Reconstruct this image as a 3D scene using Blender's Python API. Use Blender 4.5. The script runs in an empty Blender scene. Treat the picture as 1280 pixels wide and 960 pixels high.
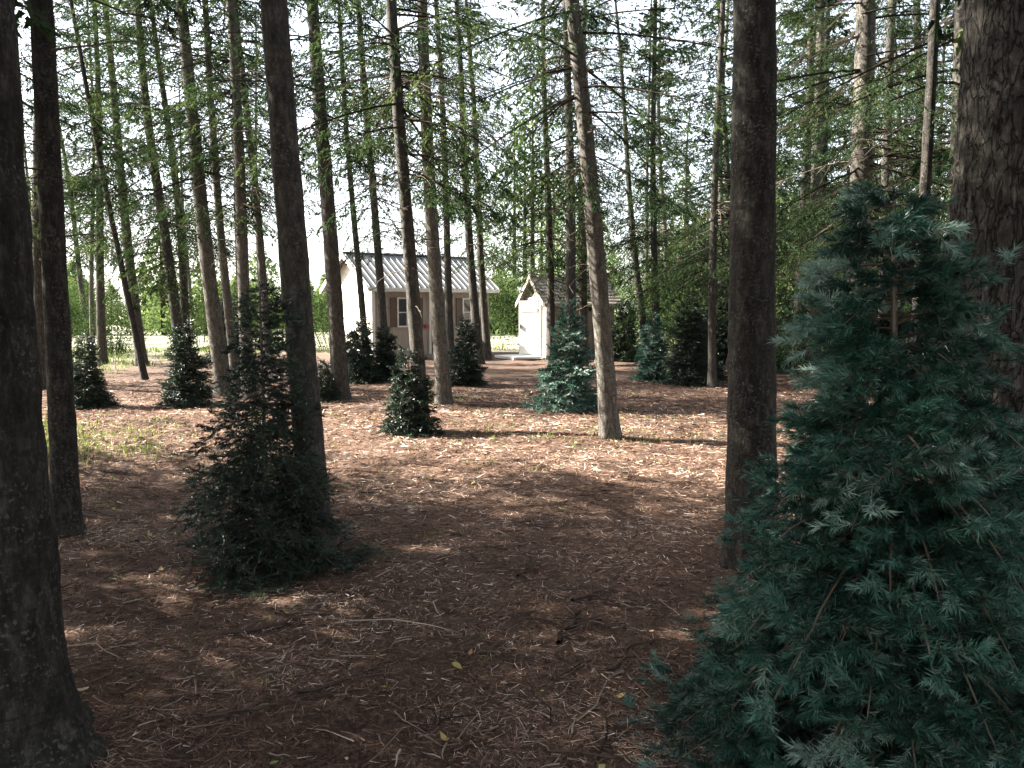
import bpy, math, numpy as np
from mathutils import Vector, noise, Matrix
R=np.random.default_rng(7)
S=bpy.context.scene
COL=S.collection
# ------------------------------------------------------------ helpers
def ground_z(x,y):
    x=np.asarray(x,float); y=np.asarray(y,float)
    a=np.clip((60-np.abs(y))/40,0,1)
    return a*(0.025*np.sin(x*0.9+1)*np.cos(y*0.7)+0.012*np.sin(x*2.7+y*1.9)+0.008*np.sin(x*5.1-y*4.3))
def make_mesh(name,V,T,mat,tint=None,smooth=False):
    V=np.asarray(V,np.float32).reshape(-1,3); T=np.asarray(T,np.int32)
    k=T.shape[1]
    me=bpy.data.meshes.new(name)
    me.vertices.add(len(V)); me.vertices.foreach_set('co',V.ravel())
    me.loops.add(T.size); me.loops.foreach_set('vertex_index',T.ravel())
    me.polygons.add(len(T)); me.polygons.foreach_set('loop_start',np.arange(0,T.size,k,dtype=np.int32))
    me.polygons.foreach_set('use_smooth',np.full(len(T),smooth,dtype=bool))
    if tint is not None:
        at=me.attributes.new('tint','FLOAT','POINT'); at.data.foreach_set('value',np.asarray(tint,np.float32))
    me.update(calc_edges=True)
    if mat: me.materials.append(mat)
    return me
def obj(name,data,parent=None,loc=(0,0,0),rot=(0,0,0),scale=(1,1,1)):
    o=bpy.data.objects.new(name,data); COL.objects.link(o)
    o.location=loc; o.rotation_euler=rot; o.scale=scale
    if parent: o.parent=parent
    return o
def norm(a): return a/np.maximum(np.linalg.norm(a,axis=-1,keepdims=True),1e-9)
def frame(D):
    ref=np.where(np.abs(D[...,2:3])>0.9,np.array([1.,0,0]),np.array([0,0,1.]))
    U=norm(np.cross(D,ref)); return U,np.cross(D,U)
class Acc:
    def __init__(s): s.V=[];s.T=[];s.C=[];s.n=0
    def add(s,V,T,c):
        V=np.asarray(V,float).reshape(-1,3); s.V.append(V); s.T.append(np.asarray(T)+s.n)
        s.C.append(np.full(len(V),c) if np.isscalar(c) else np.asarray(c).ravel()); s.n+=len(V)
    def mesh(s,name,mat,smooth=False):
        return make_mesh(name,np.concatenate(s.V),np.concatenate(s.T),mat,np.concatenate(s.C),smooth)
def needles(acc,P,D,L,M,nl,nw,inc,tint,rng,stemw=0.002,t0=0.0,flat=0.0):
    N=len(P); U,W=frame(D)
    t=rng.uniform(t0,1.02,(N,M)); ph=rng.uniform(0,2*np.pi,(N,M))
    inc_=inc*rng.uniform(.7,1.25,(N,M))*(1-.45*t)
    b=P[:,None]+D[:,None]*(L[:,None]*t)[...,None]
    d=D[:,None]*np.cos(inc_)[...,None]+(U[:,None]*np.cos(ph)[...,None]+W[:,None]*(np.sin(ph)*(1-flat))[...,None])*np.sin(inc_)[...,None]
    d=norm(d); ln=nl*rng.uniform(.75,1.15,(N,M))
    w=norm(np.cross(d,rng.normal(size=(N,M,3))))*nw*.5
    V=np.stack([b-w,b+w,b+d*ln[...,None]],axis=2).reshape(-1,3)
    T=np.arange(N*M*3).reshape(-1,3)
    c=np.repeat(np.clip(tint[:,None]+rng.normal(0,.07,(N,M)),.12,1),3)
    acc.add(V,T,c)
    if stemw>0:
        e=P+D*L[:,None]
        for A in (U,W):
            a=A*stemw
            V=np.stack([P-a,P+a,e+a*.3,e-a*.3],axis=1).reshape(-1,3)
            k=np.arange(N)[:,None]*4
            T=np.concatenate([k+[0,1,2],k+[0,2,3]])
            acc.add(V,T,0.0)
def tube(acc,pts,rad,sides=4,c=0.0):
    pts=np.asarray(pts,float); n=len(pts); rad=np.asarray(rad,float)
    d=norm(np.gradient(pts,axis=0)); U,W=frame(d)
    a=np.arange(sides)/sides*2*np.pi
    V=pts[:,None]+(U[:,None]*np.cos(a)[None,:,None]+W[:,None]*np.sin(a)[None,:,None])*rad[:,None,None]
    i=np.arange(n-1)[:,None]*sides; j=np.arange(sides)[None]; jn=(j+1)%sides
    q=np.stack([i+j,i+jn,i+sides+jn,i+sides+j],-1).reshape(-1,4)
    acc.add(V,np.concatenate([q[:,[0,1,2]],q[:,[0,2,3]]]),c)
# ------------------------------------------------------------ materials
def newmat(name):
    m=bpy.data.materials.new(name); m.use_nodes=True; nt=m.node_tree; nt.nodes.clear()
    out=nt.nodes.new('ShaderNodeOutputMaterial'); return m,nt,out
def ramp(nt,stops,inp):
    r=nt.nodes.new('ShaderNodeValToRGB'); e=r.color_ramp.elements
    while len(e)<len(stops): e.new(.5)
    for k,(p,c) in zip(e,stops): k.position=p; k.color=(*c,1)
    nt.links.new(inp,r.inputs[0]); return r.outputs[0]
def tex(nt,kind,vec,scale,**kw):
    n=nt.nodes.new(kind); n.inputs['Scale'].default_value=scale
    for k,v in kw.items():
        if k in n.inputs: n.inputs[k].default_value=v
        else: setattr(n,k,v)
    if vec is not None: nt.links.new(vec,n.inputs['Vector'])
    return n
def mapping(nt,scale=(1,1,1),coord='Object',rot=(0,0,0)):
    tc=nt.nodes.new('ShaderNodeTexCoord'); mp=nt.nodes.new('ShaderNodeMapping')
    mp.inputs['Scale'].default_value=scale; mp.inputs['Rotation'].default_value=rot
    nt.links.new(tc.outputs[coord],mp.inputs['Vector']); return mp.outputs[0]
def mix(nt,f,a,b,bt='MIX'):
    m=nt.nodes.new('ShaderNodeMix'); m.data_type='RGBA'; m.blend_type=bt
    for s,v in ((m.inputs[0],f),(m.inputs[6],a),(m.inputs[7],b)):
        if hasattr(v,'links'): nt.links.new(v,s)
        else: s.default_value=v if not isinstance(v,tuple) else (*v,1)
    return m.outputs[2]
def foliage_mat(name,stops,trans=.35,rough=.5,spec=True):
    m,nt,out=newmat(name)
    at=nt.nodes.new('ShaderNodeAttribute'); at.attribute_name='tint'
    c=ramp(nt,stops,at.outputs['Fac'])
    if spec:
        p=nt.nodes.new('ShaderNodeBsdfPrincipled'); p.inputs['Roughness'].default_value=rough
        p.inputs['Specular IOR Level'].default_value=.5
        nt.links.new(c,p.inputs['Base Color'])
    else:
        p=nt.nodes.new('ShaderNodeBsdfDiffuse'); nt.links.new(c,p.inputs['Color'])
    if trans>0:
        tr=nt.nodes.new('ShaderNodeBsdfTranslucent')
        nt.links.new(mix(nt,1.0,c,(1.4,1.5,.9),'MULTIPLY'),tr.inputs['Color'])
        mx=nt.nodes.new('ShaderNodeMixShader'); mx.inputs[0].default_value=trans
        nt.links.new(p.outputs[0],mx.inputs[1]); nt.links.new(tr.outputs[0],mx.inputs[2])
        nt.links.new(mx.outputs[0],out.inputs[0])
    else: nt.links.new(p.outputs[0],out.inputs[0])
    return m
WOOD=(.045,.037,.03)
M_crown=foliage_mat('spruce_foliage',[(0,WOOD),(.08,WOOD),(.12,(.014,.026,.016)),(.5,(.034,.056,.03)),(1,(.1,.13,.058))],.24,.5,False)
M_dark=foliage_mat('dark_spruce_needles',[(0,(.05,.038,.03)),(.08,(.05,.038,.03)),(.12,(.009,.018,.012)),(.5,(.022,.043,.026)),(1,(.07,.1,.058))],.08,.4)
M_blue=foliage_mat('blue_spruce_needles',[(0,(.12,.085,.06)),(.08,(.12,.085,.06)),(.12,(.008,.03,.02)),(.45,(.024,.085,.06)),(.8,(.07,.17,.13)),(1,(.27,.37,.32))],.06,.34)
M_leaf=foliage_mat('shrub_leaves',[(0,WOOD),(.08,WOOD),(.12,(.022,.036,.018)),(.5,(.048,.074,.032)),(1,(.13,.165,.075))],.3,.5,False)
M_grass=foliage_mat('grass_blades',[(0,(.07,.09,.03)),(.5,(.12,.15,.055)),(1,(.24,.26,.13))],.3,.5,False)
M_litter=foliage_mat('needle_litter',[(0,(.032,.021,.016)),(.3,(.11,.063,.043)),(.6,(.25,.152,.107)),(.85,(.44,.31,.235)),(1,(.66,.54,.44))],0,.6,False)
M_twig=foliage_mat('twig_bark',[(0,(.03,.023,.02)),(.5,(.13,.09,.072)),(1,(.4,.32,.26))],0,.8,False)
M_fallen=foliage_mat('fallen_leaves',[(0,(.13,.2,.07)),(.25,(.28,.33,.14)),(.5,(.46,.37,.14)),(.75,(.34,.2,.1)),(1,(.5,.38,.27))],.2,.5,False)
M_dead=foliage_mat('dead_branch_bark',[(0,(.06,.05,.04)),(1,(.16,.135,.105))],0,.85,False)

def bark(name,c0,c1,c2,zs=.35,sc=26,spots=.5,bump=.6,plates=False):
    m,nt,out=newmat(name); v=mapping(nt,(1,1,zs)); v1=mapping(nt)
    n1=tex(nt,'ShaderNodeTexNoise',v,sc,Detail=8,Roughness=.75)
    base=ramp(nt,[(.34,c0),(.5,c1),(.66,c2)],n1.outputs[0])
    h=n1.outputs[0]
    if plates:
        nd=tex(nt,'ShaderNodeTexNoise',v,14,Detail=5)
        vd=mix(nt,.14,v,nd.outputs[1],'ADD')
        vo=tex(nt,'ShaderNodeTexVoronoi',vd,24,feature='DISTANCE_TO_EDGE')
        f=ramp(nt,[(.0,(0,0,0)),(.09,(1,1,1))],vo.outputs[0])
        base=mix(nt,f,(.01,.008,.007),base)
        h=mix(nt,.5,h,f)
    hz=mapping(nt,(1,1,6)); nh=tex(nt,'ShaderNodeTexNoise',hz,8,Detail=4,Roughness=.6)
    base=mix(nt,ramp(nt,[(.56,(0,0,0)),(.66,(.6,.6,.6))],nh.outputs[0]),base,c0)
    n2=tex(nt,'ShaderNodeTexNoise',v1,60,Detail=3)
    n3=tex(nt,'ShaderNodeTexNoise',v1,6,Detail=4)
    sp=ramp(nt,[(.56,(0,0,0)),(.66,(1,1,1))],n2.outputs[0])
    area=ramp(nt,[(.4,(.15*spots,)*3),(.6,(spots,)*3)],n3.outputs[0])
    f=mix(nt,1.0,sp,area,'MULTIPLY')
    base=mix(nt,f,base,tuple(min(.34,3.0*x+.035) for x in c1))
    n4=tex(nt,'ShaderNodeTexNoise',v1,2.6,Detail=5)
    base=mix(nt,ramp(nt,[(.5,(0,0,0)),(.72,(.4,.4,.4))],n4.outputs[0]),base,(c1[0]*1.1,c1[0]*1.15,c1[0]*.75))
    p=nt.nodes.new('ShaderNodeBsdfPrincipled'); p.inputs['Roughness'].default_value=.85; p.inputs['Specular IOR Level'].default_value=.2
    nt.links.new(base,p.inputs['Base Color'])
    b=nt.nodes.new('ShaderNodeBump'); b.inputs['Strength'].default_value=bump; b.inputs['Distance'].default_value=.025
    nt.links.new(h,b.inputs['Height']); nt.links.new(b.outputs[0],p.inputs['Normal'])
    nt.links.new(p.outputs[0],out.inputs[0]); return m
M_bark=bark('spruce_bark',(.018,.015,.013),(.045,.039,.033),(.105,.092,.078))
M_barkd=bark('dark_spruce_bark',(.008,.0068,.006),(.026,.022,.018),(.078,.066,.054),spots=.95,bump=1.0)
M_barkL=bark('lichen_spruce_bark',(.028,.024,.02),(.072,.063,.053),(.155,.138,.115),spots=.8)
M_barkp=bark('furrowed_pine_bark',(.02,.016,.014),(.045,.038,.033),(.1,.087,.076),zs=.3,sc=30,plates=True,bump=1.0,spots=.3)

def simple(name,c,rough=.7,var=.25,scale=(6,6,6),metal=0,bump=0.1):
    m,nt,out=newmat(name); v=mapping(nt,scale)
    n=tex(nt,'ShaderNodeTexNoise',v,1.0,Detail=6,Roughness=.6)
    lo=tuple(x*(1-var) for x in c); hi=tuple(min(1,x*(1+var)) for x in c)
    col=ramp(nt,[(.3,lo),(.7,hi)],n.outputs[0])
    p=nt.nodes.new('ShaderNodeBsdfPrincipled'); p.inputs['Roughness'].default_value=rough; p.inputs['Metallic'].default_value=metal
    nt.links.new(col,p.inputs['Base Color'])
    b=nt.nodes.new('ShaderNodeBump'); b.inputs['Strength'].default_value=bump; nt.links.new(n.outputs[0],b.inputs['Height']); nt.links.new(b.outputs[0],p.inputs['Normal'])
    nt.links.new(p.outputs[0],out.inputs[0]); return m
# ------------------------------------------------------------ ground
def build_ground():
    m,nt,out=newmat('forest_floor'); v=mapping(nt)
    a=tex(nt,'ShaderNodeTexNoise',v,1.3,Detail=6,Roughness=.6)
    b=tex(nt,'ShaderNodeTexNoise',v,42,Detail=9,Roughness=.82)
    c=tex(nt,'ShaderNodeTexNoise',v,7,Detail=6,Roughness=.7)
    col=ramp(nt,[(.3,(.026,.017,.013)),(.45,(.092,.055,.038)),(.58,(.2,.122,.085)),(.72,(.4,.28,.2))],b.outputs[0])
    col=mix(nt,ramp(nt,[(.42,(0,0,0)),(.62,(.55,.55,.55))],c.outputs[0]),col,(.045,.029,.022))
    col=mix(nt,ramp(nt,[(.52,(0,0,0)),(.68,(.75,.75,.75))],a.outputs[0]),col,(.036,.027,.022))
    sx=nt.nodes.new('ShaderNodeSeparateXYZ'); nt.links.new(v,sx.inputs[0])
    def mr(inp,a0,a1):
        r=nt.nodes.new('ShaderNodeMapRange'); r.interpolation_type='SMOOTHSTEP'
        r.inputs[1].default_value=a0; r.inputs[2].default_value=a1; nt.links.new(inp,r.inputs[0]); return r.outputs[0]
    gy=mr(sx.outputs[1],27,34); gx=mr(sx.outputs[0],-9.5,-14)
    mx=nt.nodes.new('ShaderNodeMath'); mx.operation='MAXIMUM'; nt.links.new(gy,mx.inputs[0]); nt.links.new(gx,mx.inputs[1])
    gcol=ramp(nt,[(.3,(.16,.155,.1)),(.7,(.32,.31,.22))],c.outputs[0])
    col=mix(nt,mx.outputs[0],col,gcol)
    p=nt.nodes.new('ShaderNodeBsdfPrincipled'); p.inputs['Roughness'].default_value=.9; p.inputs['Specular IOR Level'].default_value=.2
    nt.links.new(col,p.inputs['Base Color'])
    bp=nt.nodes.new('ShaderNodeBump'); bp.inputs['Strength'].default_value=.8; bp.inputs['Distance'].default_value=.03
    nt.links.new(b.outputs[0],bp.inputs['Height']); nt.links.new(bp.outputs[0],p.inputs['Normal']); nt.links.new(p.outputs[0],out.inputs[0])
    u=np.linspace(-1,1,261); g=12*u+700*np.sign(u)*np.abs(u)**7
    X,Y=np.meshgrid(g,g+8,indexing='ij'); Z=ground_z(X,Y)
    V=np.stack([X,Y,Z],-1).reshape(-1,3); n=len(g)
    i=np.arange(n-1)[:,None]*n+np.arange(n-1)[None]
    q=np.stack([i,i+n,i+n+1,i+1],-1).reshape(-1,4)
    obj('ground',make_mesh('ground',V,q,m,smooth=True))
build_ground()
# ------------------------------------------------------------ litter
def fan(n,y0,y1,rng,p=1.0,half=.8):
    y=y0*(y1/y0)**(rng.uniform(0,1,n)**p); x=rng.uniform(-half,half,n)*(y+1.2); return x,y
def litter():
    r=np.random.default_rng(3); acc=Acc()
    n=260000; x,y=fan(n,1.8,18,r,1.0,.72)
    ph=r.uniform(0,2*np.pi,n); L=r.uniform(.02,.085,n)*np.clip(y/5,.9,2.0); w=.0014*np.clip(y/3,.8,4)*r.uniform(.6,1.3,n)
    z=ground_z(x,y)+r.uniform(.001,.02,n)
    c=np.stack([x,y,z],-1); d=np.stack([np.cos(ph),np.sin(ph),r.normal(0,.16,n)],-1)
    s=np.stack([-np.sin(ph),np.cos(ph),r.normal(0,.5,n)],-1)*w[:,None]
    V=np.stack([c-d*L[:,None]/2-s,c-d*L[:,None]/2+s,c+d*L[:,None]/2],1)
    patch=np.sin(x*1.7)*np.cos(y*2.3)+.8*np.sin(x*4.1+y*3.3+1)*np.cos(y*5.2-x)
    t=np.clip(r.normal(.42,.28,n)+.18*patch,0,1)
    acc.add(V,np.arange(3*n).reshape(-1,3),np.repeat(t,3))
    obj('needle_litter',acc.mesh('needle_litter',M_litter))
    acc=Acc(); n=5600; x,y=fan(n,1.9,14,r)
    for i in range(n):
        L=min(.6,r.lognormal(-2.4,.6)); a=r.uniform(0,6.28); k=4
        tt=np.linspace(-.5,.5,k); px=x[i]+np.cos(a)*L*tt+r.normal(0,.05*L,k); py=y[i]+np.sin(a)*L*tt+r.normal(0,.05*L,k)
        rad=r.uniform(.0013,.0036)*(1+L*1.7)
        pz=ground_z(px,py)+rad+r.uniform(.002,.02)+r.normal(0,.02*L,k)
        tube(acc,np.stack([px,py,pz],-1),rad*np.linspace(1.1,.5,k),4,r.beta(1.2,1.8))
    for (bx,by,a,L,rad) in [(-1.15,3.9,.55,.6,.010),(.3,3.9,1.2,.45,.014),(.45,4.35,.7,.3,.011),(.55,3.55,.9,.4,.009),(-.75,3.4,.9,.5,.008),(.05,4.9,1.4,.4,.009),(1.0,3.3,2.6,.5,.009),(-1.0,3.0,.3,.4,.008),(.6,3.0,2.8,.6,.005)]:
        tt=np.linspace(-.5,.5,11); wob=np.cumsum(r.normal(0,.014,11)); px=bx+np.cos(a)*L*tt-np.sin(a)*wob; py=by+np.sin(a)*L*tt+np.cos(a)*wob
        tube(acc,np.stack([px,py,ground_z(px,py)+rad*1.0+.008],-1),rad*np.linspace(1.1,.4,11),6,r.uniform(.0,.4))
        for q in (2,4,6,8):
            b=a+r.choice([-1,1])*.8; l=r.uniform(.05,.2); t2=np.linspace(0,1,3)
            qx=px[q]+np.cos(b)*l*t2; qy=py[q]+np.sin(b)*l*t2
            tube(acc,np.stack([qx,qy,ground_z(qx,qy)+rad+.01+.02*t2],-1),rad*.5*np.linspace(1,.5,3),4,.3)
    obj('fallen_twigs',acc.mesh('fallen_twigs',M_twig))
    acc=Acc(); n=340; x,y=fan(n,1.9,14,r)
    for i in range(n):
        s=r.uniform(.008,.028)*(1 if y[i]<5 else 1.2); a=r.uniform(0,6.28); q=np.linspace(0,1,6)
        wd=np.array([0,.35,.5,.42,.22,0])*s*r.uniform(1.0,1.6)
        cx=(q-.5)*2*s; bend=r.uniform(-.5,.8)*s*(q-.5)**2*4
        tz=r.normal(0,.25)
        L_=np.stack([cx,wd,bend+wd*.3+tz*cx],-1); R_=np.stack([cx,-wd,bend+wd*.3+tz*cx],-1); C=np.stack([cx,0*wd,bend+tz*cx],-1)
        V=np.concatenate([L_,C,R_]); ca,sa=np.cos(a),np.sin(a)
        V=np.stack([V[:,0]*ca-V[:,1]*sa+x[i],V[:,0]*sa+V[:,1]*ca+y[i],V[:,2]+float(ground_z(x[i],y[i]))+.02],-1)
        T=[]
        for k in range(5):
            for o in (0,6): T+=[[o+k,o+k+1,o+k+7],[o+k,o+k+7,o+k+6]]
        acc.add(V,T,float(np.clip(r.beta(1.4,1.1),0,1)))
    obj('fallen_leaves',acc.mesh('fallen_leaves',M_fallen))
    acc=Acc(); P=[]
    for _ in range(170):
        x,y=fan(1,2.5,22,r,.7)
        P.append((x[0],y[0],r.integers(4,14),.06,.035))
    for _ in range(380): P.append((r.normal(-6.0,.9),r.normal(8.7,1.1),20,.14,.06))
    for _ in range(50): P.append((r.normal(-.3,2.2),r.normal(12,1.5),8,.1,.05))
    for _ in range(40): P.append((r.normal(1.0,.9),r.normal(9.8,.4),8,.08,.05))
    for _ in range(650): P.append((r.uniform(-26,-10),r.uniform(13,32),14,.35,.14))
    for _ in range(200): P.append((r.uniform(2,16),r.uniform(28.5,36),14,.35,.2))
    for _ in range(100): P.append((r.uniform(-12,2),r.uniform(28.5,36),14,.35,.12))
    for (gx,gy,n_,sp,h) in P:
        n_=int(n_); bx=gx+r.normal(0,sp,n_); by=gy+r.normal(0,sp,n_); a=r.uniform(0,6.28,n_); hh=h*r.uniform(.5,1.4,n_)
        w=.004*max(1,gy/5); lean=hh*r.uniform(.1,.9,n_)
        b=np.stack([bx,by,ground_z(bx,by)],-1); s=np.stack([-np.sin(a),np.cos(a),0*a],-1)*w
        tip=b+np.stack([np.cos(a)*lean,np.sin(a)*lean,hh],-1)
        acc.add(np.stack([b-s,b+s,tip],1),np.arange(3*n_).reshape(-1,3),np.repeat(r.uniform(0,1,n_),3))
    obj('grass',acc.mesh('grass',M_grass))
litter()
# ------------------------------------------------------------ trunks
def trunk_mesh(name,r0,H,mat,seed=0,seg=20,rings=70,flare=.55,curve=.05,rough=.03,plates=False,zdense=1.6,knots=0,butt=.125):
    t=np.linspace(0,1,rings)**zdense; z=-.12+t*(H+.12)
    th=np.arange(seg)/seg*2*np.pi; rr=np.random.default_rng(seed+100)
    cx=curve*np.sin(z*.55+seed)-curve*np.sin(seed); cy=curve*np.cos(z*.43+seed*2)-curve*np.cos(seed*2.)
    V=np.zeros((rings,seg,3)); so=Vector((seed*3.1,seed*1.7,0)); k=int(rr.integers(4,6)); f0=rr.uniform(0,6)
    kn=[(rr.uniform(.3,5.5),rr.uniform(0,6.28),rr.uniform(.02,.05)) for _ in range(knots)]
    for i in range(rings):
        zz=z[i]; base=r0*(1.05-.78*min(1,max(0,zz)/H))
        fl=flare*math.exp(-max(0,zz+.05)/.13)
        for j in range(seg):
            a=th[j]; c,s=math.cos(a),math.sin(a)
            r=base*(1+fl*(.75+.45*math.sin(k*a+f0)))+base*butt*math.exp(-max(0,zz)/.5)
            p=Vector((c*r,s*r,zz*.5))+so
            r+=base*rough*2*noise.noise(p*9)+base*rough*noise.noise(p*26)
            r+=base*.05*noise.noise(Vector((c,s,zz*.8))+so)
            if plates and zz<5:
                q=Vector((c*.26*30,s*.26*30,zz*9))+so; q+=noise.noise_vector(q*.5)*1.2
                d=noise.voronoi(q)[0]; e=min(1,(d[1]-d[0])*3)
                r+=.009*(e-.7)+.008*noise.noise(q*.7)+.004*noise.noise(q*3)
            for kz,ka,ks in kn:
                dz=(zz-kz)/ks
                if abs(dz)<3:
                    da=((a-ka+math.pi)%(2*math.pi)-math.pi)*base/ks
                    r+=.35*ks*math.exp(-(dz*dz+da*da))
            V[i,j]=(cx[i]+c*r,cy[i]+s*r,zz)
    i=np.arange(rings-1)[:,None]*seg; j=np.arange(seg)[None]; jn=(j+1)%seg
    q=np.stack([i+j,i+jn,i+seg+jn,i+seg+j],-1).reshape(-1,4)
    return make_mesh(name,V,q,mat,smooth=True)
def crown_mesh(name,h0,H,rad,seed,nb=70,ns=11,nq=4,M=6,nl=.06,nw=.017,droopk=.26):
    r=np.random.default_rng(seed); acc=Acc()
    zb=h0+(H-h0)*r.uniform(0,1,nb)**1.25; f=(zb-h0)/(H-h0)
    Lb=rad*(1-f)**.75*np.clip(.5+f*5,.5,1)*r.uniform(.6,1.15,nb)+.15
    az=r.uniform(0,2*np.pi,nb); el=-.24+.75*f+r.normal(0,.12,nb); dr=droopk*(1-f)
    def pt(az,el,dr,Lb,zb,t):
        o=Lb*t; zz=zb+o*np.tan(el)-dr*o*t+.25*dr*o*t**3
        return np.stack([np.cos(az)*o,np.sin(az)*o,zz],-1)
    for i in range(nb):
        t=np.linspace(0,1,6); tube(acc,pt(az[i],el[i],dr[i],Lb[i],zb[i],t),(.006+.006*Lb[i])*np.linspace(1,.25,6),3,0.0)
    t=np.tile(np.linspace(.15,1,ns),(nb,1))+r.uniform(-.04,.04,(nb,ns))
    A,E,Dr,L_,Zb=[np.repeat(q[:,None],ns,1) for q in (az,el,dr,Lb,zb)]
    P=pt(A,E,Dr,L_,Zb,t); P2=pt(A,E,Dr,L_,Zb,t+.02); tan=norm(P2-P)
    side=np.where(np.arange(ns)%2==0,1,-1)[None]*r.uniform(.4,1.1,(nb,ns))
    ca,sa=np.cos(side),np.sin(side)
    D=np.stack([tan[...,0]*ca-tan[...,1]*sa,tan[...,0]*sa+tan[...,1]*ca,tan[...,2]-r.uniform(.0,.9,(nb,ns))],-1); D=norm(D)
    sl=np.clip(L_*(.42*(1-t)+.16),.12,.75)*r.uniform(.7,1.3,(nb,ns))
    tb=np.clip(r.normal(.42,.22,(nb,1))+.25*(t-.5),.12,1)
    P=P.reshape(-1,3);D=D.reshape(-1,3);sl=sl.ravel();tb=tb.ravel();N=len(P)
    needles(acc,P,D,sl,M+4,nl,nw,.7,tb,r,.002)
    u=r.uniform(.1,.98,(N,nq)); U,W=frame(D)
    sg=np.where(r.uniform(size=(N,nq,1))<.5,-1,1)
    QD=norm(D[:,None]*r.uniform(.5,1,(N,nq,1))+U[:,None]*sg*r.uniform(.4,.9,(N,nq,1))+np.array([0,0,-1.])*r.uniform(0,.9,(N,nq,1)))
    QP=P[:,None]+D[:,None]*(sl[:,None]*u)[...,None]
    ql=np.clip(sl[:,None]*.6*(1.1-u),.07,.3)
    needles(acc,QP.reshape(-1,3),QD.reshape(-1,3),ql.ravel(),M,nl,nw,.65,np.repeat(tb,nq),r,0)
    return acc.mesh(name,M_crown)
def dead_mesh(name,z0,z1,n,seed,rmin=.3,rmax=1.7):
    r=np.random.default_rng(seed); acc=Acc()
    for i in range(n):
        z=z0+(z1-z0)*r.uniform()**.7; a=r.uniform(0,6.28); L=r.uniform(rmin,rmax)*(.35+.65*(z-z0)/(z1-z0))
        if r.uniform()<.25: L*=.15
        k=7; t=np.linspace(0,1,k); e=r.uniform(-.25,.35); b=r.normal(0,.25)
        p=np.stack([np.cos(a+b*t)*L*t,np.sin(a+b*t)*L*t,z+L*(e*t-.35*t*t)],-1); p+=r.normal(0,.012*L,(k,3)); p[0]=(0,0,z)
        c=r.uniform(0,1); tube(acc,p,(.004+.005*L)*np.linspace(1.1,.25,k),4,c)
        for _ in range(int(L*7)):
            q=r.integers(2,k); l=r.uniform(.12,.45)*L*.6+.04; d=norm(np.array([np.cos(a)+r.normal(0,.7),np.sin(a)+r.normal(0,.7),r.normal(-.15,.3)]))
            tt=np.linspace(0,1,3)[:,None]
            pp=p[q]+d*l*tt+np.array([0,0,-.15*l])*tt**2
            tube(acc,pp,.0026*np.array([1.2,.9,.4])+.0008,3,c)
            if l>.2:
                for _ in range(2):
                    d2=norm(d+r.normal(0,.6,3)); tube(acc,np.array([pp[1],pp[1]+d2*l*.4]),[.002,.001],3,c)
    return acc.mesh(name,M_dead)
H=14
crowns=[crown_mesh('crown_a',3.3,12,2.1,1,nb=86,nw=.019),crown_mesh('crown_b',4.4,12,2.3,2,nb=82,nw=.019),crown_mesh('crown_c',2.2,11.5,2.1,3,nb=98,nw=.022),crown_mesh('crown_d',5.2,12,2.3,4,nb=72),crown_mesh('crown_e',.8,9.5,2.0,5,nb=104,nw=.023),
  crown_mesh('crown_f',3.2,13,2.7,6,nb=125,ns=12,nq=4,M=6,nl=.075,nw=.043),  # thickened crown with wide needles, made to shade the foreground
  crown_mesh('crown_g',2.7,11,2.3,7,nb=120,ns=13,nq=6,M=10,nl=.038,nw=.009)]
deads=[dead_mesh('dead_a',1.5,5,46,11),dead_mesh('dead_b',1.8,6,54,12),dead_mesh('dead_c',1.3,3.8,38,13),dead_mesh('dead_d',2.0,7,62,14,.4,2.2),dead_mesh('dead_e',.8,3,20,15),dead_mesh('dead_f',1.5,3.5,20,16),dead_mesh('dead_g',1.5,4,30,17)]
BG=[trunk_mesh('bg_trunk%d'%i,.13,H,m,seed=20+i,seg=10,rings=30,curve=.09) for i,m in enumerate((M_bark,M_barkd,M_barkL,M_bark))]
cnt=0
def tree(x,y,r,lean=0,leany=0,var=0,mat=None,seed=None,hi=0,flare=.5,name='shade_spruce_tree',crown=True,dead=True,sc=1.0,curve=.04,knots=5,**kw):
    """lean = sideways offset at height 5 m"""
    global cnt; cnt+=1
    e=obj(name,None,None,(x,y,float(ground_z(x,y))-.01),(-math.atan(leany/5),math.atan(lean/5),0)); e.empty_display_size=.3
    sd=cnt if seed is None else seed
    if mat is None and hi==0:
        obj('trunk',BG[sd%4],e,scale=(r/.13,r/.13,sc),rot=(0,0,sd*1.3))
    else:
        res={0:(14,60),1:(28,180),2:(64,420),3:(150,620)}[hi]
        obj('trunk',trunk_mesh('trunk',r,H,mat or M_bark,seed=sd,seg=res[0],rings=res[1],flare=flare,curve=curve,knots=knots,**kw),e)
    a=sd*2.399
    if crown: obj('crown',crowns[var],e,rot=(0,0,a),scale=(sc*1.0,sc,sc))
    if dead: obj('dead_branches',deads[var],e,rot=(0,0,a*1.7),scale=(sc,sc,sc))
    return e
tree(-1.79,2.72,.158,0,0,3,M_barkd,1,2,flare=1.2,dead=False,curve=.01,butt=.38)
tree(-3.13,5.5,.082,.05,0,1,M_barkd,2,2,flare=.7,curve=.02)
tree(-1.28,5.15,.094,-.24,0,3,M_bark,3,2,flare=.3,curve=.02,dead=False)
tree(1.52,4.95,.145,-.12,0,3,M_barkd,4,3,flare=.35,curve=.012,dead=False,rough=.02,knots=9)
tree(2.24,3.7,.235,0,0,3,M_barkp,5,3,flare=.3,name='pine_tree',dead=False,curve=.012,plates=True,rough=.015)
tree(1.20,9.65,.11,-.53,0,0,M_barkL,6,2,flare=.35)
tree(-3.0,13.9,.14,-.2,0,1,M_bark,7,1)
tree(-1.16,10.3,.09,-.25,0,0,M_bark,8,1)
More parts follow.
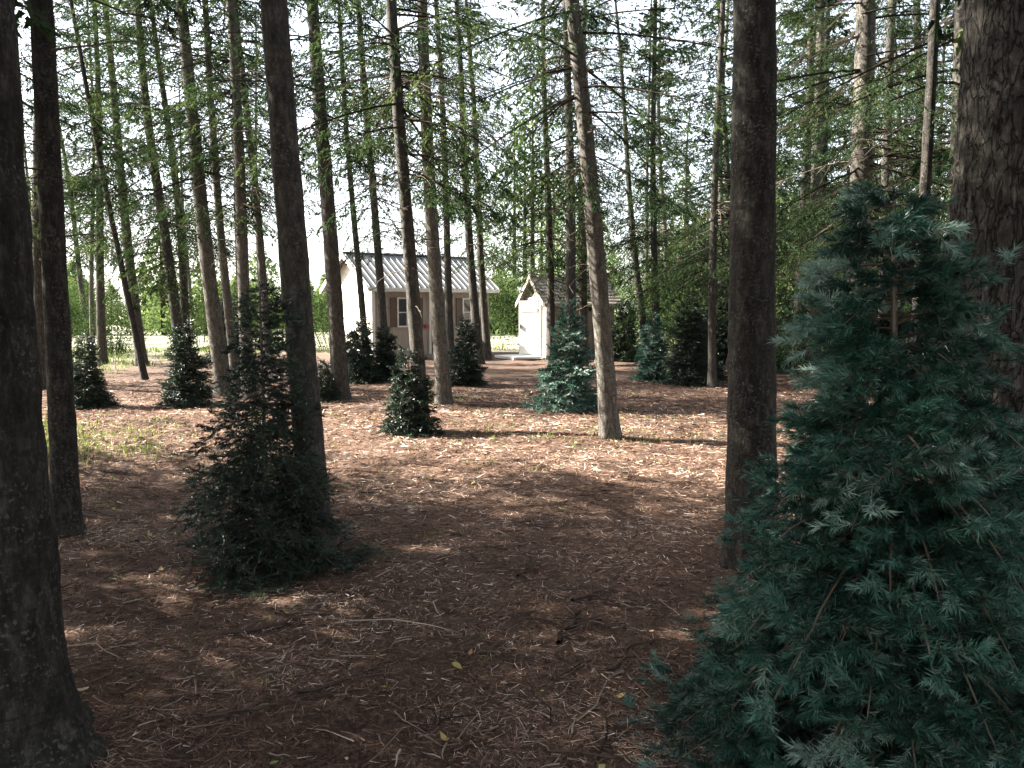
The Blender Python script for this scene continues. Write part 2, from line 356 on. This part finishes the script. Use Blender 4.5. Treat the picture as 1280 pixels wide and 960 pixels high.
tree(-1.13,13.3,.12,-.22,0,1,M_barkL,9,1)
tree(-5.35,14.8,.14,-.42,0,0,M_barkL,10,1)
tree(-4.7,14.2,.11,-.15,0,1,M_barkL,11,1)
tree(-6.1,20,.11,-.3,0,1,M_barkL,12,1)
tree(-2.9,18.3,.10,-.25,0,0,M_bark,13,1)
tree(-3.9,21.5,.09,-.3,0,3,M_bark,14,1)
tree(-.95,23.2,.13,-.3,0,1,M_bark,15,1)
tree(-.75,25,.12,-.3,0,0,M_bark,16,1)
tree(-1.55,20.5,.10,-.2,0,1,M_bark,17,1)
tree(1.5,20.5,.14,-.1,0,1,M_bark,18,1)
tree(1.1,22.5,.11,-.12,0,2,M_bark,19,1)
tree(2.0,22.5,.12,0,0,0,M_barkL,20,1)
tree(-8.3,18,.07,-.75,0,1,M_barkd,21,1)
tree(-10.2,22,.14,-.3,0,1,M_bark,22,1)
tree(-11.8,23,.12,.1,0,0,M_bark,23,1)
tree(4.4,10.2,.15,-.1,0,6,M_barkL,24,1)
tree(3.3,6.6,.045,0,0,3,M_barkd,25,1,dead=False)
tree(4.5,8.2,.12,0,0,6,M_bark,26,1)
tree(4.0,22,.10,-.1,0,4,M_bark,27,1)
tree(4.1,16.3,.08,0,0,2,M_bark,28,1)
tree(6.6,18.5,.10,0,0,4,M_bark,29,1)
tree(7.4,19.5,.10,0,0,4,M_bark,30,1)
tree(6.6,14.2,.10,0,0,6,M_bark,33,1)
tree(-5.6,7.2,.09,-.3,0,0,M_bark,32,1,)
# stand around the viewpoint, unseen trees added to shade the foreground
for i,(x,y) in enumerate([(-5.5,3.8),(-6.2,1.2),(-8.4,2.8),(-8.8,5.6),(-9,-.4),(-11.4,4.2),(-11,1.4),(-8.4,7.9),(-12.2,7.4),(-14.2,2.6),(-14.4,5.6),(-15.5,8.6),(-4.6,-1.2),(-7.5,-2.8),(-12,-2),(5.5,4.5),(6.5,7.5),(4.5,.2),(1.2,-3.4),(-1.8,-4.2),(4.2,-3.6),(8.2,2.2),(-4.8,-5)]):
    tree(x,y,.12,-.1,0,5,None,300+i,0,name='shade_spruce_tree',sc=1.0)
pts=[]
rr=np.random.default_rng(21)
for _ in range(6000):
    x=rr.uniform(-27,24); y=rr.uniform(12,42)
    k=x/max(y,.1)
    if abs(k)>.78: continue
    if y<15.5 and abs(k)<.72: continue
    if -.3<k<.15: continue
    if .15<=k<.28 and y<27: continue
    if x<0 and abs(y-(10.1-.176*x))<2.6: continue
    sp=2.9 if y<32 else 4.2
    if x<0: sp+=.5
    if x>0: sp-=.3
    if x<-8 and y>26: sp=5.2
    if all((x-a)**2+(y-b)**2>sp*sp for a,b in pts): pts.append((x,y))
    if len(pts)>68: break
for i,(x,y) in enumerate(pts):
    v=int(rr.choice([0,1,3,1,0,2])) if x<0 else int(rr.choice([0,2,4,2,4,4]))
    tree(x,y,rr.uniform(.07,.14),rr.normal(-.1,.2),rr.normal(0,.12),v,None,50+i,0,sc=rr.uniform(.85,1.15))
print('trees',len(pts))
# ------------------------------------------------------------ cut / young spruces
def sapling(name,Ht,Rd,seed,mat,nb=60,nsp=12,M=30,nl=.03,nw=.004,spl=.14,prof=.8,tint=.45,core=.02,droop=.25,tv=.15,lump=0,tip=.9,base=.10):
    r=np.random.default_rng(seed); acc=Acc()
    f=(np.arange(nb)+r.uniform(0,1,nb))/nb; f=1-(1-f)**.62
    zb=Ht*(.02+.96*f); az=np.arange(nb)*2.399+r.normal(0,.5,nb)
    lm=1+lump*np.sin(az*2+zb*5+seed)*np.sin(zb*9+az)
    Lb=Rd*((1-f)**prof*(1-base*.5)+base)*r.uniform(.7,1.15,nb)*lm
    el=r.normal(.1,.2,nb)+tip*f**3-.1
    P=[];D=[];L=[];C=[]
    for i in range(nb):
        K=max(4,int(nsp*(.4+.8*Lb[i]/Rd))); t=r.uniform(.12,1,K)**.75; t[0]=1; o=Lb[i]*t
        wob=az[i]+r.normal(0,.16,K)
        z=zb[i]+o*math.tan(el[i])-droop*o*t+r.normal(0,.02,K)
        p=np.stack([np.cos(wob)*o,np.sin(wob)*o,np.maximum(z,.03)],-1)
        aa=az[i]+r.normal(0,.8,K); d=np.stack([np.cos(aa),np.sin(aa),r.normal(-.2+tip*f[i]**2,.42,K)],-1)
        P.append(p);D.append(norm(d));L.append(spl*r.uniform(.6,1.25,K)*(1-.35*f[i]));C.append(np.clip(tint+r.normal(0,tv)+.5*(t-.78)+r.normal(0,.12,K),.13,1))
        tt=np.linspace(0,1,5); o=Lb[i]*tt
        tube(acc,np.stack([np.cos(az[i])*o,np.sin(az[i])*o,np.maximum(zb[i]+o*math.tan(el[i])-droop*o*tt,.02)],-1),(.003+.005*Lb[i])*np.linspace(1.2,.3,5),4,0.0)
    P=np.concatenate(P);D=np.concatenate(D);L=np.concatenate(L);C=np.concatenate(C)
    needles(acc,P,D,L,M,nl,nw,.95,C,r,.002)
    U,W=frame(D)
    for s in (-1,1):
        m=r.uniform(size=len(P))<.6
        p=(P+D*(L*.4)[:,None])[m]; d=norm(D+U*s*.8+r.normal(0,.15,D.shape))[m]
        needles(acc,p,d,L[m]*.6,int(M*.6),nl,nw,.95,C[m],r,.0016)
    tube(acc,[(0,0,0),(0,0,Ht*.5),(0,0,Ht*.97)],[core,core*.7,.004],8,0.0)
    return acc.mesh(name,mat)
def sap(x,y,me,sc=1,rot=0,name='spruce_sapling',lean=0):
    e=obj(name,None,None,(x,y,float(ground_z(x,y))),(0,lean,0)); obj('boughs',me,e,rot=(0,0,rot),scale=(sc,sc,sc)) ; return e
near=sapling('blue_boughs',2.07,.68,5,M_blue,nb=290,nsp=18,M=64,nl=.040,nw=.0036,spl=.125,prof=.85,tint=.46,core=.03,droop=.5,lump=.3,tv=.25,tip=.3,base=.17)
sap(1.38,2.75,near,name='blue_spruce_sapling',lean=-.045)
dk=sapling('dark_boughs',1.82,.47,6,M_dark,nb=240,nsp=15,M=32,nl=.024,nw=.0045,spl=.10,prof=.9,tint=.38,lump=.4,droop=.45,base=.14,tv=.22,tip=.5)
sap(-1.52,4.85,dk,name='spruce_sapling')
sd=sapling('sap_d',.95,.3,8,M_dark,nb=110,nsp=14,M=20,nl=.03,nw=.010,spl=.11,prof=.6,tint=.38,lump=.3,tv=.2)
se=sapling('sap_e',1.45,.38,9,M_dark,nb=150,nsp=14,M=20,nl=.034,nw=.012,spl=.14,prof=.55,tint=.36,lump=.35,tv=.2)
sb=sapling('sap_b',1.55,.45,10,M_blue,nb=140,nsp=14,M=20,nl=.036,nw=.011,spl=.14,prof=.75,tint=.66,tv=.3,lump=.4)
sap(-5.45,13.3,se,.95,1); sap(-7.0,13.1,se,.8,3); sap(-1.33,10.2,sd,1.1,0)
sap(-3.3,17.6,se,.95,2); sap(-2.85,18.0,se,.85,5); sap(-3.7,18.3,sd,1.1,5); sap(-.95,16.6,se,.95,4); sap(-3.2,13.6,sd,.7,2.2)
sap(.9,12.7,sb,1.08,0,'blue_spruce_sapling'); sap(3.15,17.9,sb,.95,2,'blue_spruce_sapling')
sap(3.75,17.0,se,1.25,1); sap(7.0,20,sb,1.1,4,'blue_spruce_sapling'); sap(-8.5,24,se,1.3,0); sap(6.0,23,se,1.6,2); sap(4.3,18.2,se,1.1,2.5); sap(3.4,24.2,se,1.2,3)
# ------------------------------------------------------------ shrubs
def shrub_mesh(name,w,d,h,n,seed,leaf=.07,blobs=14,mat=M_leaf):
    r=np.random.default_rng(seed); acc=Acc()
    bc=np.stack([r.uniform(-w/2,w/2,blobs),r.uniform(-d/2,d/2,blobs),h*r.uniform(.15,.85,blobs)],-1); br=r.uniform(.18,.38,blobs)*min(h,2.2)
    k=r.integers(0,blobs,n); v=norm(r.normal(size=(n,3)))*(r.uniform(0,1,n)**.45)[:,None]*br[k][:,None]*np.array([1,1,1.1])
    p=bc[k]+v; p[:,2]=np.abs(p[:,2])+.03
    a=norm(r.normal(size=(n,3))); b=norm(np.cross(a,r.normal(size=(n,3)))); s=leaf*r.uniform(.5,1.2,n)[:,None]
    V=np.stack([p-a*s*.5,p+b*s*.28,p+a*s*.5,p-b*s*.28],1)
    i=np.arange(n)[:,None]*4; T=np.concatenate([i+[0,1,2],i+[0,2,3]])
    acc.add(V,T,np.repeat(np.clip(r.normal(.45,.2,blobs)[k]+r.normal(0,.12,n),.12,1),4))
    for q in range(blobs):
        tube(acc,[(bc[q,0]*.4,bc[q,1]*.4,0),bc[q]*np.array([.8,.8,.5]),bc[q]],[.015,.01,.005],4,0.0)
    return acc.mesh(name,mat)
sh=[shrub_mesh('shrub_a',2.4,1.6,2.2,7000,1),shrub_mesh('shrub_b',1.6,1.6,1.5,5000,2),shrub_mesh('shrub_c',3,2,3.4,11000,3,.08,22)]
def shrub(x,y,i,s,ro):
    obj('shrub',sh[i],None,(x,y,0),(0,0,ro),(s,s,s))
for (x,y,i,s) in [(5.6,24.5,0,.9),(8.5,24,2,1),(10.5,21,2,1.1),(12.5,25,2,1.3),(6.8,27.5,2,1.2),(4.6,28.5,0,1),(9.3,29,2,1.4),(13.5,19,0,1.2),(8.2,17,0,.8),(-13.5,27,0,.9),(-15,20,1,.8),(-19,24,0,1),(-12,16.5,1,.6),(-10.5,14.6,1,.45),(-17,30,2,.8),(-9,31,0,1.1),(-22,28,2,1),(-12.5,32,2,.8),(-7.5,33,2,.8),(-25,33,2,1),(-20,36,2,1)]:
    shrub(x,y,i,s,x*1.7)
hedge=shrub_mesh('hedge',13,1.8,3.6,48000,9,.09,110,M_leaf)
obj('hedge',hedge,None,(5.3,31.5,0))
def distant():
    r=np.random.default_rng(33); acc=Acc()
    for _ in range(130):
        a=r.uniform(-.85,.85); y=r.uniform(44,90); x=a*y
        if -.3<a<-.0: h=r.uniform(2.5,4.5)
        elif a<0: h=r.uniform(3,6.5)
        else: h=r.uniform(7,14)
        w=r.uniform(.3,.5)*h
        n=1300; f=r.uniform(0,1,n)**1.3; rad=w*(1-f)**.6*np.sqrt(r.uniform(0,1,n)); th=r.uniform(0,6.28,n)
        p=np.stack([x+rad*np.cos(th),y+rad*np.sin(th),h*(.02+.98*f)+r.normal(0,.2,n)-.1*rad],-1); p[:,2]=np.abs(p[:,2])
        a1=norm(r.normal(size=(n,3))); b1=norm(np.cross(a1,r.normal(size=(n,3)))); s=r.uniform(.15,.42,n)[:,None]
        V=np.stack([p-b1*s*.3,p+b1*s*.3,p+a1*s],1); acc.add(V,np.arange(3*n).reshape(-1,3),np.repeat(np.clip(r.normal(r.uniform(.5,.9),.15,n),.12,1),3))
        tube(acc,[(x,y,0),(x,y,h*.5),(x,y,h)],[.18,.12,.02],5,0.0)
    obj('distant_trees',acc.mesh('distant_trees',M_leaf))
distant()
# ------------------------------------------------------------ buildings
def box(name,parent,lo,hi,mat,bev=.004):
    lo=np.array(lo,float);hi=np.array(hi,float)
    V=[(x,y,z) for x in (lo[0],hi[0]) for y in (lo[1],hi[1]) for z in (lo[2],hi[2])]
    F=[(0,1,3,2),(4,6,7,5),(0,4,5,1),(2,3,7,6),(0,2,6,4),(1,5,7,3)]
    o=obj(name,make_mesh(name,V,F,mat),parent)
    if bev: m=o.modifiers.new('b','BEVEL'); m.width=bev; m.segments=2
    return o
M_cream=simple('cream_siding',(.62,.57,.5),.7,.12,(3,3,20))
M_brown=simple('grey_beige_board_siding',(.33,.285,.245),.75,.25,(14,14,1.5))
M_shut=simple('brown_shutter_paint',(.1,.07,.055),.6,.2)
M_metal=simple('grey_metal_roof',(.15,.15,.15),.6,.25,(2,2,2),.0)
M_white=simple('white_paint',(.7,.7,.67),.5,.08)
M_grey=simple('weathered_boards',(.3,.26,.21),.8,.3,(20,20,1.5),bump=.3)
M_shin=simple('wood_shingles',(.26,.22,.18),.85,.45,(9,9,9),bump=.4)
M_glass=simple('window_glass',(.05,.06,.07),.06,.2)
M_doorshade=simple('door_opening_shade',(.03,.025,.02),.9,.3,(14,14,1.5))  # near-black colour stands for the shade inside the open door
M_red=simple('red_paint',(.4,.03,.03),.5,.1)
M_bl=simple('blue_plastic',(.02,.17,.5),.4,.08)
def house(name,loc,ang,L,W,he,hr,wmat,gmat,rmat,ov,rib,shingle=False):
    e=obj(name,None,None,loc,(0,0,ang))
    V=[(0,0,0),(L,0,0),(L,W,0),(0,W,0),(0,0,he),(L,0,he),(L,W,he),(0,W,he),(0,W/2,hr-.03),(L,W/2,hr-.03)]
    me=bpy.data.meshes.new('walls'); me.from_pydata(V,[],[(0,1,5,4),(2,3,7,6),(3,0,4,8,7),(1,2,6,9,5)]); me.materials.append(wmat); me.materials.append(gmat)
    me.polygons[2].material_index=1; me.polygons[3].material_index=1; obj('walls',me,e)
    sl=(hr-he)/(W/2)
    for sgn,nm in ((1,'roof_front'),(-1,'roof_back')):
        y0=-ov if sgn>0 else W+ov; z0=he-ov*sl; th=.05
        nr=9 if shingle else 1
        for k in range(nr):
            a=k/nr;b=(k+1)/nr+(.02 if k<nr-1 else 0)
            ya=y0+(W/2-y0)*a; yb=y0+(W/2-y0)*b; za=z0+(hr-z0)*a; zb=z0+(hr-z0)*b
            lift=.022 if shingle else 0
            V=[(-ov,ya,za+lift),(L+ov,ya,za+lift),(L+ov,yb,zb),(-ov,yb,zb)]; V+=[(x,y,z+(.022 if shingle else th)) for x,y,z in V]
            me=make_mesh(nm,V,[(0,1,2,3),(7,6,5,4),(0,4,5,1),(1,5,6,2),(2,6,7,3),(3,7,4,0)],rmat)
            obj(nm,me,e)
        if rib:
            acc=Acc()
            for x in np.arange(-ov+.06,L+ov,rib):
                w=.018; zt=th+.002
                V=np.array([(x-w,y0,z0+zt-.01),(x+w,y0,z0+zt-.01),(x+w,W/2,hr+zt-.01),(x-w,W/2,hr+zt-.01),(x-w*.5,y0,z0+zt+.03),(x+w*.5,y0,z0+zt+.03),(x+w*.5,W/2,hr+zt+.03),(x-w*.5,W/2,hr+zt+.03)])
                q=np.array([(4,5,6,7),(0,4,7,3),(1,2,6,5),(0,1,5,4)]); acc.add(V,np.concatenate([q[:,[0,1,2]],q[:,[0,2,3]]]),0.0)
            obj('roof_ribs_'+nm,acc.mesh('ribs',rmat),e)
    box('ridge_cap',e,(-ov-.01,W/2-.07,hr+.045),(L+ov+.01,W/2+.07,hr+.085),rmat)
    box('eave_fascia',e,(-ov,-ov-.03,he-ov*sl-.07),(L+ov,-ov-.002,he-ov*sl+.045),M_white if not shingle else M_grey)
    for sg in (0,1):
        ya=-ov if sg==0 else W+ov
        V=[(-ov-.03,ya,he-ov*sl-.1),(-ov-.03,W/2,hr-.1),(-ov-.03,W/2,hr+.05),(-ov-.03,ya,he-ov*sl+.05)]
        V+=[(x+.028,y,z) for x,y,z in V]
        obj('rake_board',make_mesh('rake',V,[(0,1,2,3),(4,7,6,5),(0,3,7,4),(0,4,5,1),(3,2,6,7)],M_white if not shingle else M_grey),e)
    return e
def window(e,x0,z0,w,h,y=0,face='side',name='window'):
    g=obj(name,None,e)
    def b(n,a0,a1,c0,c1,d,m):
        if face=='side': box(n,g,(a0,y-d,c0),(a1,y-d+.03,c1),m,.002)
        else: box(n,g,(-d,a0,c0),(-d+.03,a1,c1),m,.002)
    b('glass',x0,x0+w,z0,z0+h,.032,M_glass)
    t=.05
    b('frame_bottom',x0-t,x0+w+t,z0-t,z0,.05,M_white); b('frame_top',x0-t,x0+w+t,z0+h,z0+h+t,.05,M_white)
    b('frame_left',x0-t,x0,z0,z0+h,.05,M_white); b('frame_right',x0+w,x0+w+t,z0,z0+h,.05,M_white)
    b('mullion',x0+w/2-.015,x0+w/2+.015,z0,z0+h,.042,M_white); b('rail',x0,x0+w/2-.016,z0+h/2-.015,z0+h/2+.015,.042,M_white); b('rail2',x0+w/2+.016,x0+w,z0+h/2-.015,z0+h/2+.015,.042,M_white)
    b('shutter_left',x0-t-.24,x0-t-.02,z0-.04,z0+h+.04,.04,M_shut); b('shutter_right',x0+w+t+.02,x0+w+t+.24,z0-.04,z0+h+.04,.04,M_shut)
c=house('cabin',(-4.35,25.0,0),math.radians(36),4.4,3.2,2.35,3.35,M_brown,M_cream,M_metal,.25,.22)
for x in np.arange(.15,4.4,.2):
    if not (.5<x<1.8 or 2.0<x<2.95 or 3.0<x<4.3): box('batten',c,(x,-.02,.1),(x+.04,-.002,2.2),M_brown,.002)
for z in np.arange(.15,2.3,.14): box('siding_lap',c,(-.016,.08,z),(-.002,3.12,z+.012),M_cream,0)
window(c,.9,1.05,.6,.85); window(c,3.35,1.05,.6,.85)
box('door',c,(2.1,-.04,.12),(2.85,-.008,2.05),M_shut); box('door_frame',c,(2.02,-.03,.1),(2.1,-.004,2.12),M_white); box('door_step',c,(1.9,-.7,-.05),(3.0,-.05,.12),M_grey)
box('corner_trim',c,(-.03,-.03,.0),(.08,-.004,2.3),M_white); box('red_planter',c,(1.82,-.14,.95),(1.94,-.05,1.08),M_red)
o=house('outhouse',(1.08,25.0,0),math.radians(26),2.5,1.55,1.9,2.6,M_grey,M_grey,M_shin,.2,0,True)
for x in np.arange(.08,2.45,.16): box('board',o,(x,-.018,.04),(x+.145,-.002,1.85),M_grey,.003)
for x in (.1,.42,1.1,1.42): box('gable_board',o,(-.018,x,.04),(-.002,min(1.53,x+.13),1.9),M_grey,.003)
box('doorway_shade',o,(-.03,.42,.12),(-.02,1.12,1.85),M_doorshade,0); box('door_trim',o,(-.05,.3,.1),(-.019,.42,1.95),M_white); box('door_trim',o,(-.05,1.12,.1),(-.019,1.24,1.95),M_white); box('door_head',o,(-.05,.42,1.85),(-.019,1.12,1.95),M_white)  # first box: flat dark panel on the wall, painted as the unlit opening
dg=obj('open_door',None,o,(-.055,.42,0),(0,0,math.radians(38)))
box('door_leaf',dg,(-.035,0,.14),(0,.68,1.84),M_white); box('door_brace',dg,(-.05,.04,1.5),(-.037,.64,1.6),M_white); box('door_brace',dg,(-.05,.04,.4),(-.037,.64,.5),M_white); box('door_handle',dg,(-.08,.6,.95),(-.036,.63,1.1),M_glass)
box('corner_trim',o,(-.05,-.05,0),(.06,-.02,1.85),M_white); box('corner_trim',o,(-.02,1.56,0),(.06,1.6,1.85),M_white)
box('step',o,(-1.1,.1,.02),(-.06,1.5,.1),M_white); box('step_leg',o,(-1.05,.15,-.05),(-.95,1.45,.018),M_grey)
def tub():
    e=obj('blue_tub',None,None,(3.8,26.2,float(ground_z(3.8,26.2)))); prof=[(.0,.02),(.2,.0),(.22,.02),(.27,.34),(.3,.35),(.3,.39),(.26,.39),(.2,.06),(.0,.05)]
    n=28; V=[];F=[]
    for r_,z_ in prof:
        for k in range(n):
            a=2*math.pi*k/n; V.append((r_*math.cos(a)*1.15,r_*math.sin(a),z_))
    for i in range(len(prof)-1):
        for k in range(n): F.append((i*n+k,i*n+(k+1)%n,(i+1)*n+(k+1)%n,(i+1)*n+k))
    obj('tub_body',make_mesh('tub',V,F,M_bl,smooth=True),e)
    for s in (-1,1):
        acc=Acc(); a=np.linspace(0,math.pi,9); tube(acc,np.stack([s*(.33+.06*np.sin(a)),.09*np.cos(a),.36+0*a],-1),np.full(9,.012),6,0.0)
        obj('handle',acc.mesh('handle',M_bl,True),e)
tub()
# ------------------------------------------------------------ light & camera
EL=math.radians(34); AZ=math.radians(-78)
sdir=Vector((math.sin(AZ)*math.cos(EL),math.cos(AZ)*math.cos(EL),math.sin(EL)))
w=bpy.data.worlds.new('World'); S.world=w; w.use_nodes=True; nt=w.node_tree
bg=nt.nodes['Background']; sk=nt.nodes.new('ShaderNodeTexSky'); sk.sky_type='NISHITA'; sk.sun_disc=False
sk.sun_elevation=EL; sk.sun_rotation=AZ; sk.dust_density=2.0; sk.air_density=1.0
hs=nt.nodes.new('ShaderNodeHueSaturation'); hs.inputs['Saturation'].default_value=.4
nt.links.new(sk.outputs[0],hs.inputs['Color']); nt.links.new(hs.outputs[0],bg.inputs[0]); bg.inputs[1].default_value=.62
l=bpy.data.lights.new('sun','SUN'); l.energy=40; l.angle=math.radians(.5); l.color=(1,.95,.85)
so=bpy.data.objects.new('sun',l); COL.objects.link(so); so.rotation_euler=sdir.to_track_quat('Z','Y').to_euler()
cam=bpy.data.cameras.new('camera'); cam.lens=28.1; cam.sensor_width=36; cam.clip_end=3000; cam.clip_start=.05
co=bpy.data.objects.new('camera',cam); COL.objects.link(co); co.location=(0,0,1.6); co.rotation_euler=(math.radians(90-5.4),0,0)
S.camera=co
S.view_settings.view_transform='Standard'; S.view_settings.look='None'; S.view_settings.exposure=0; S.view_settings.gamma=1
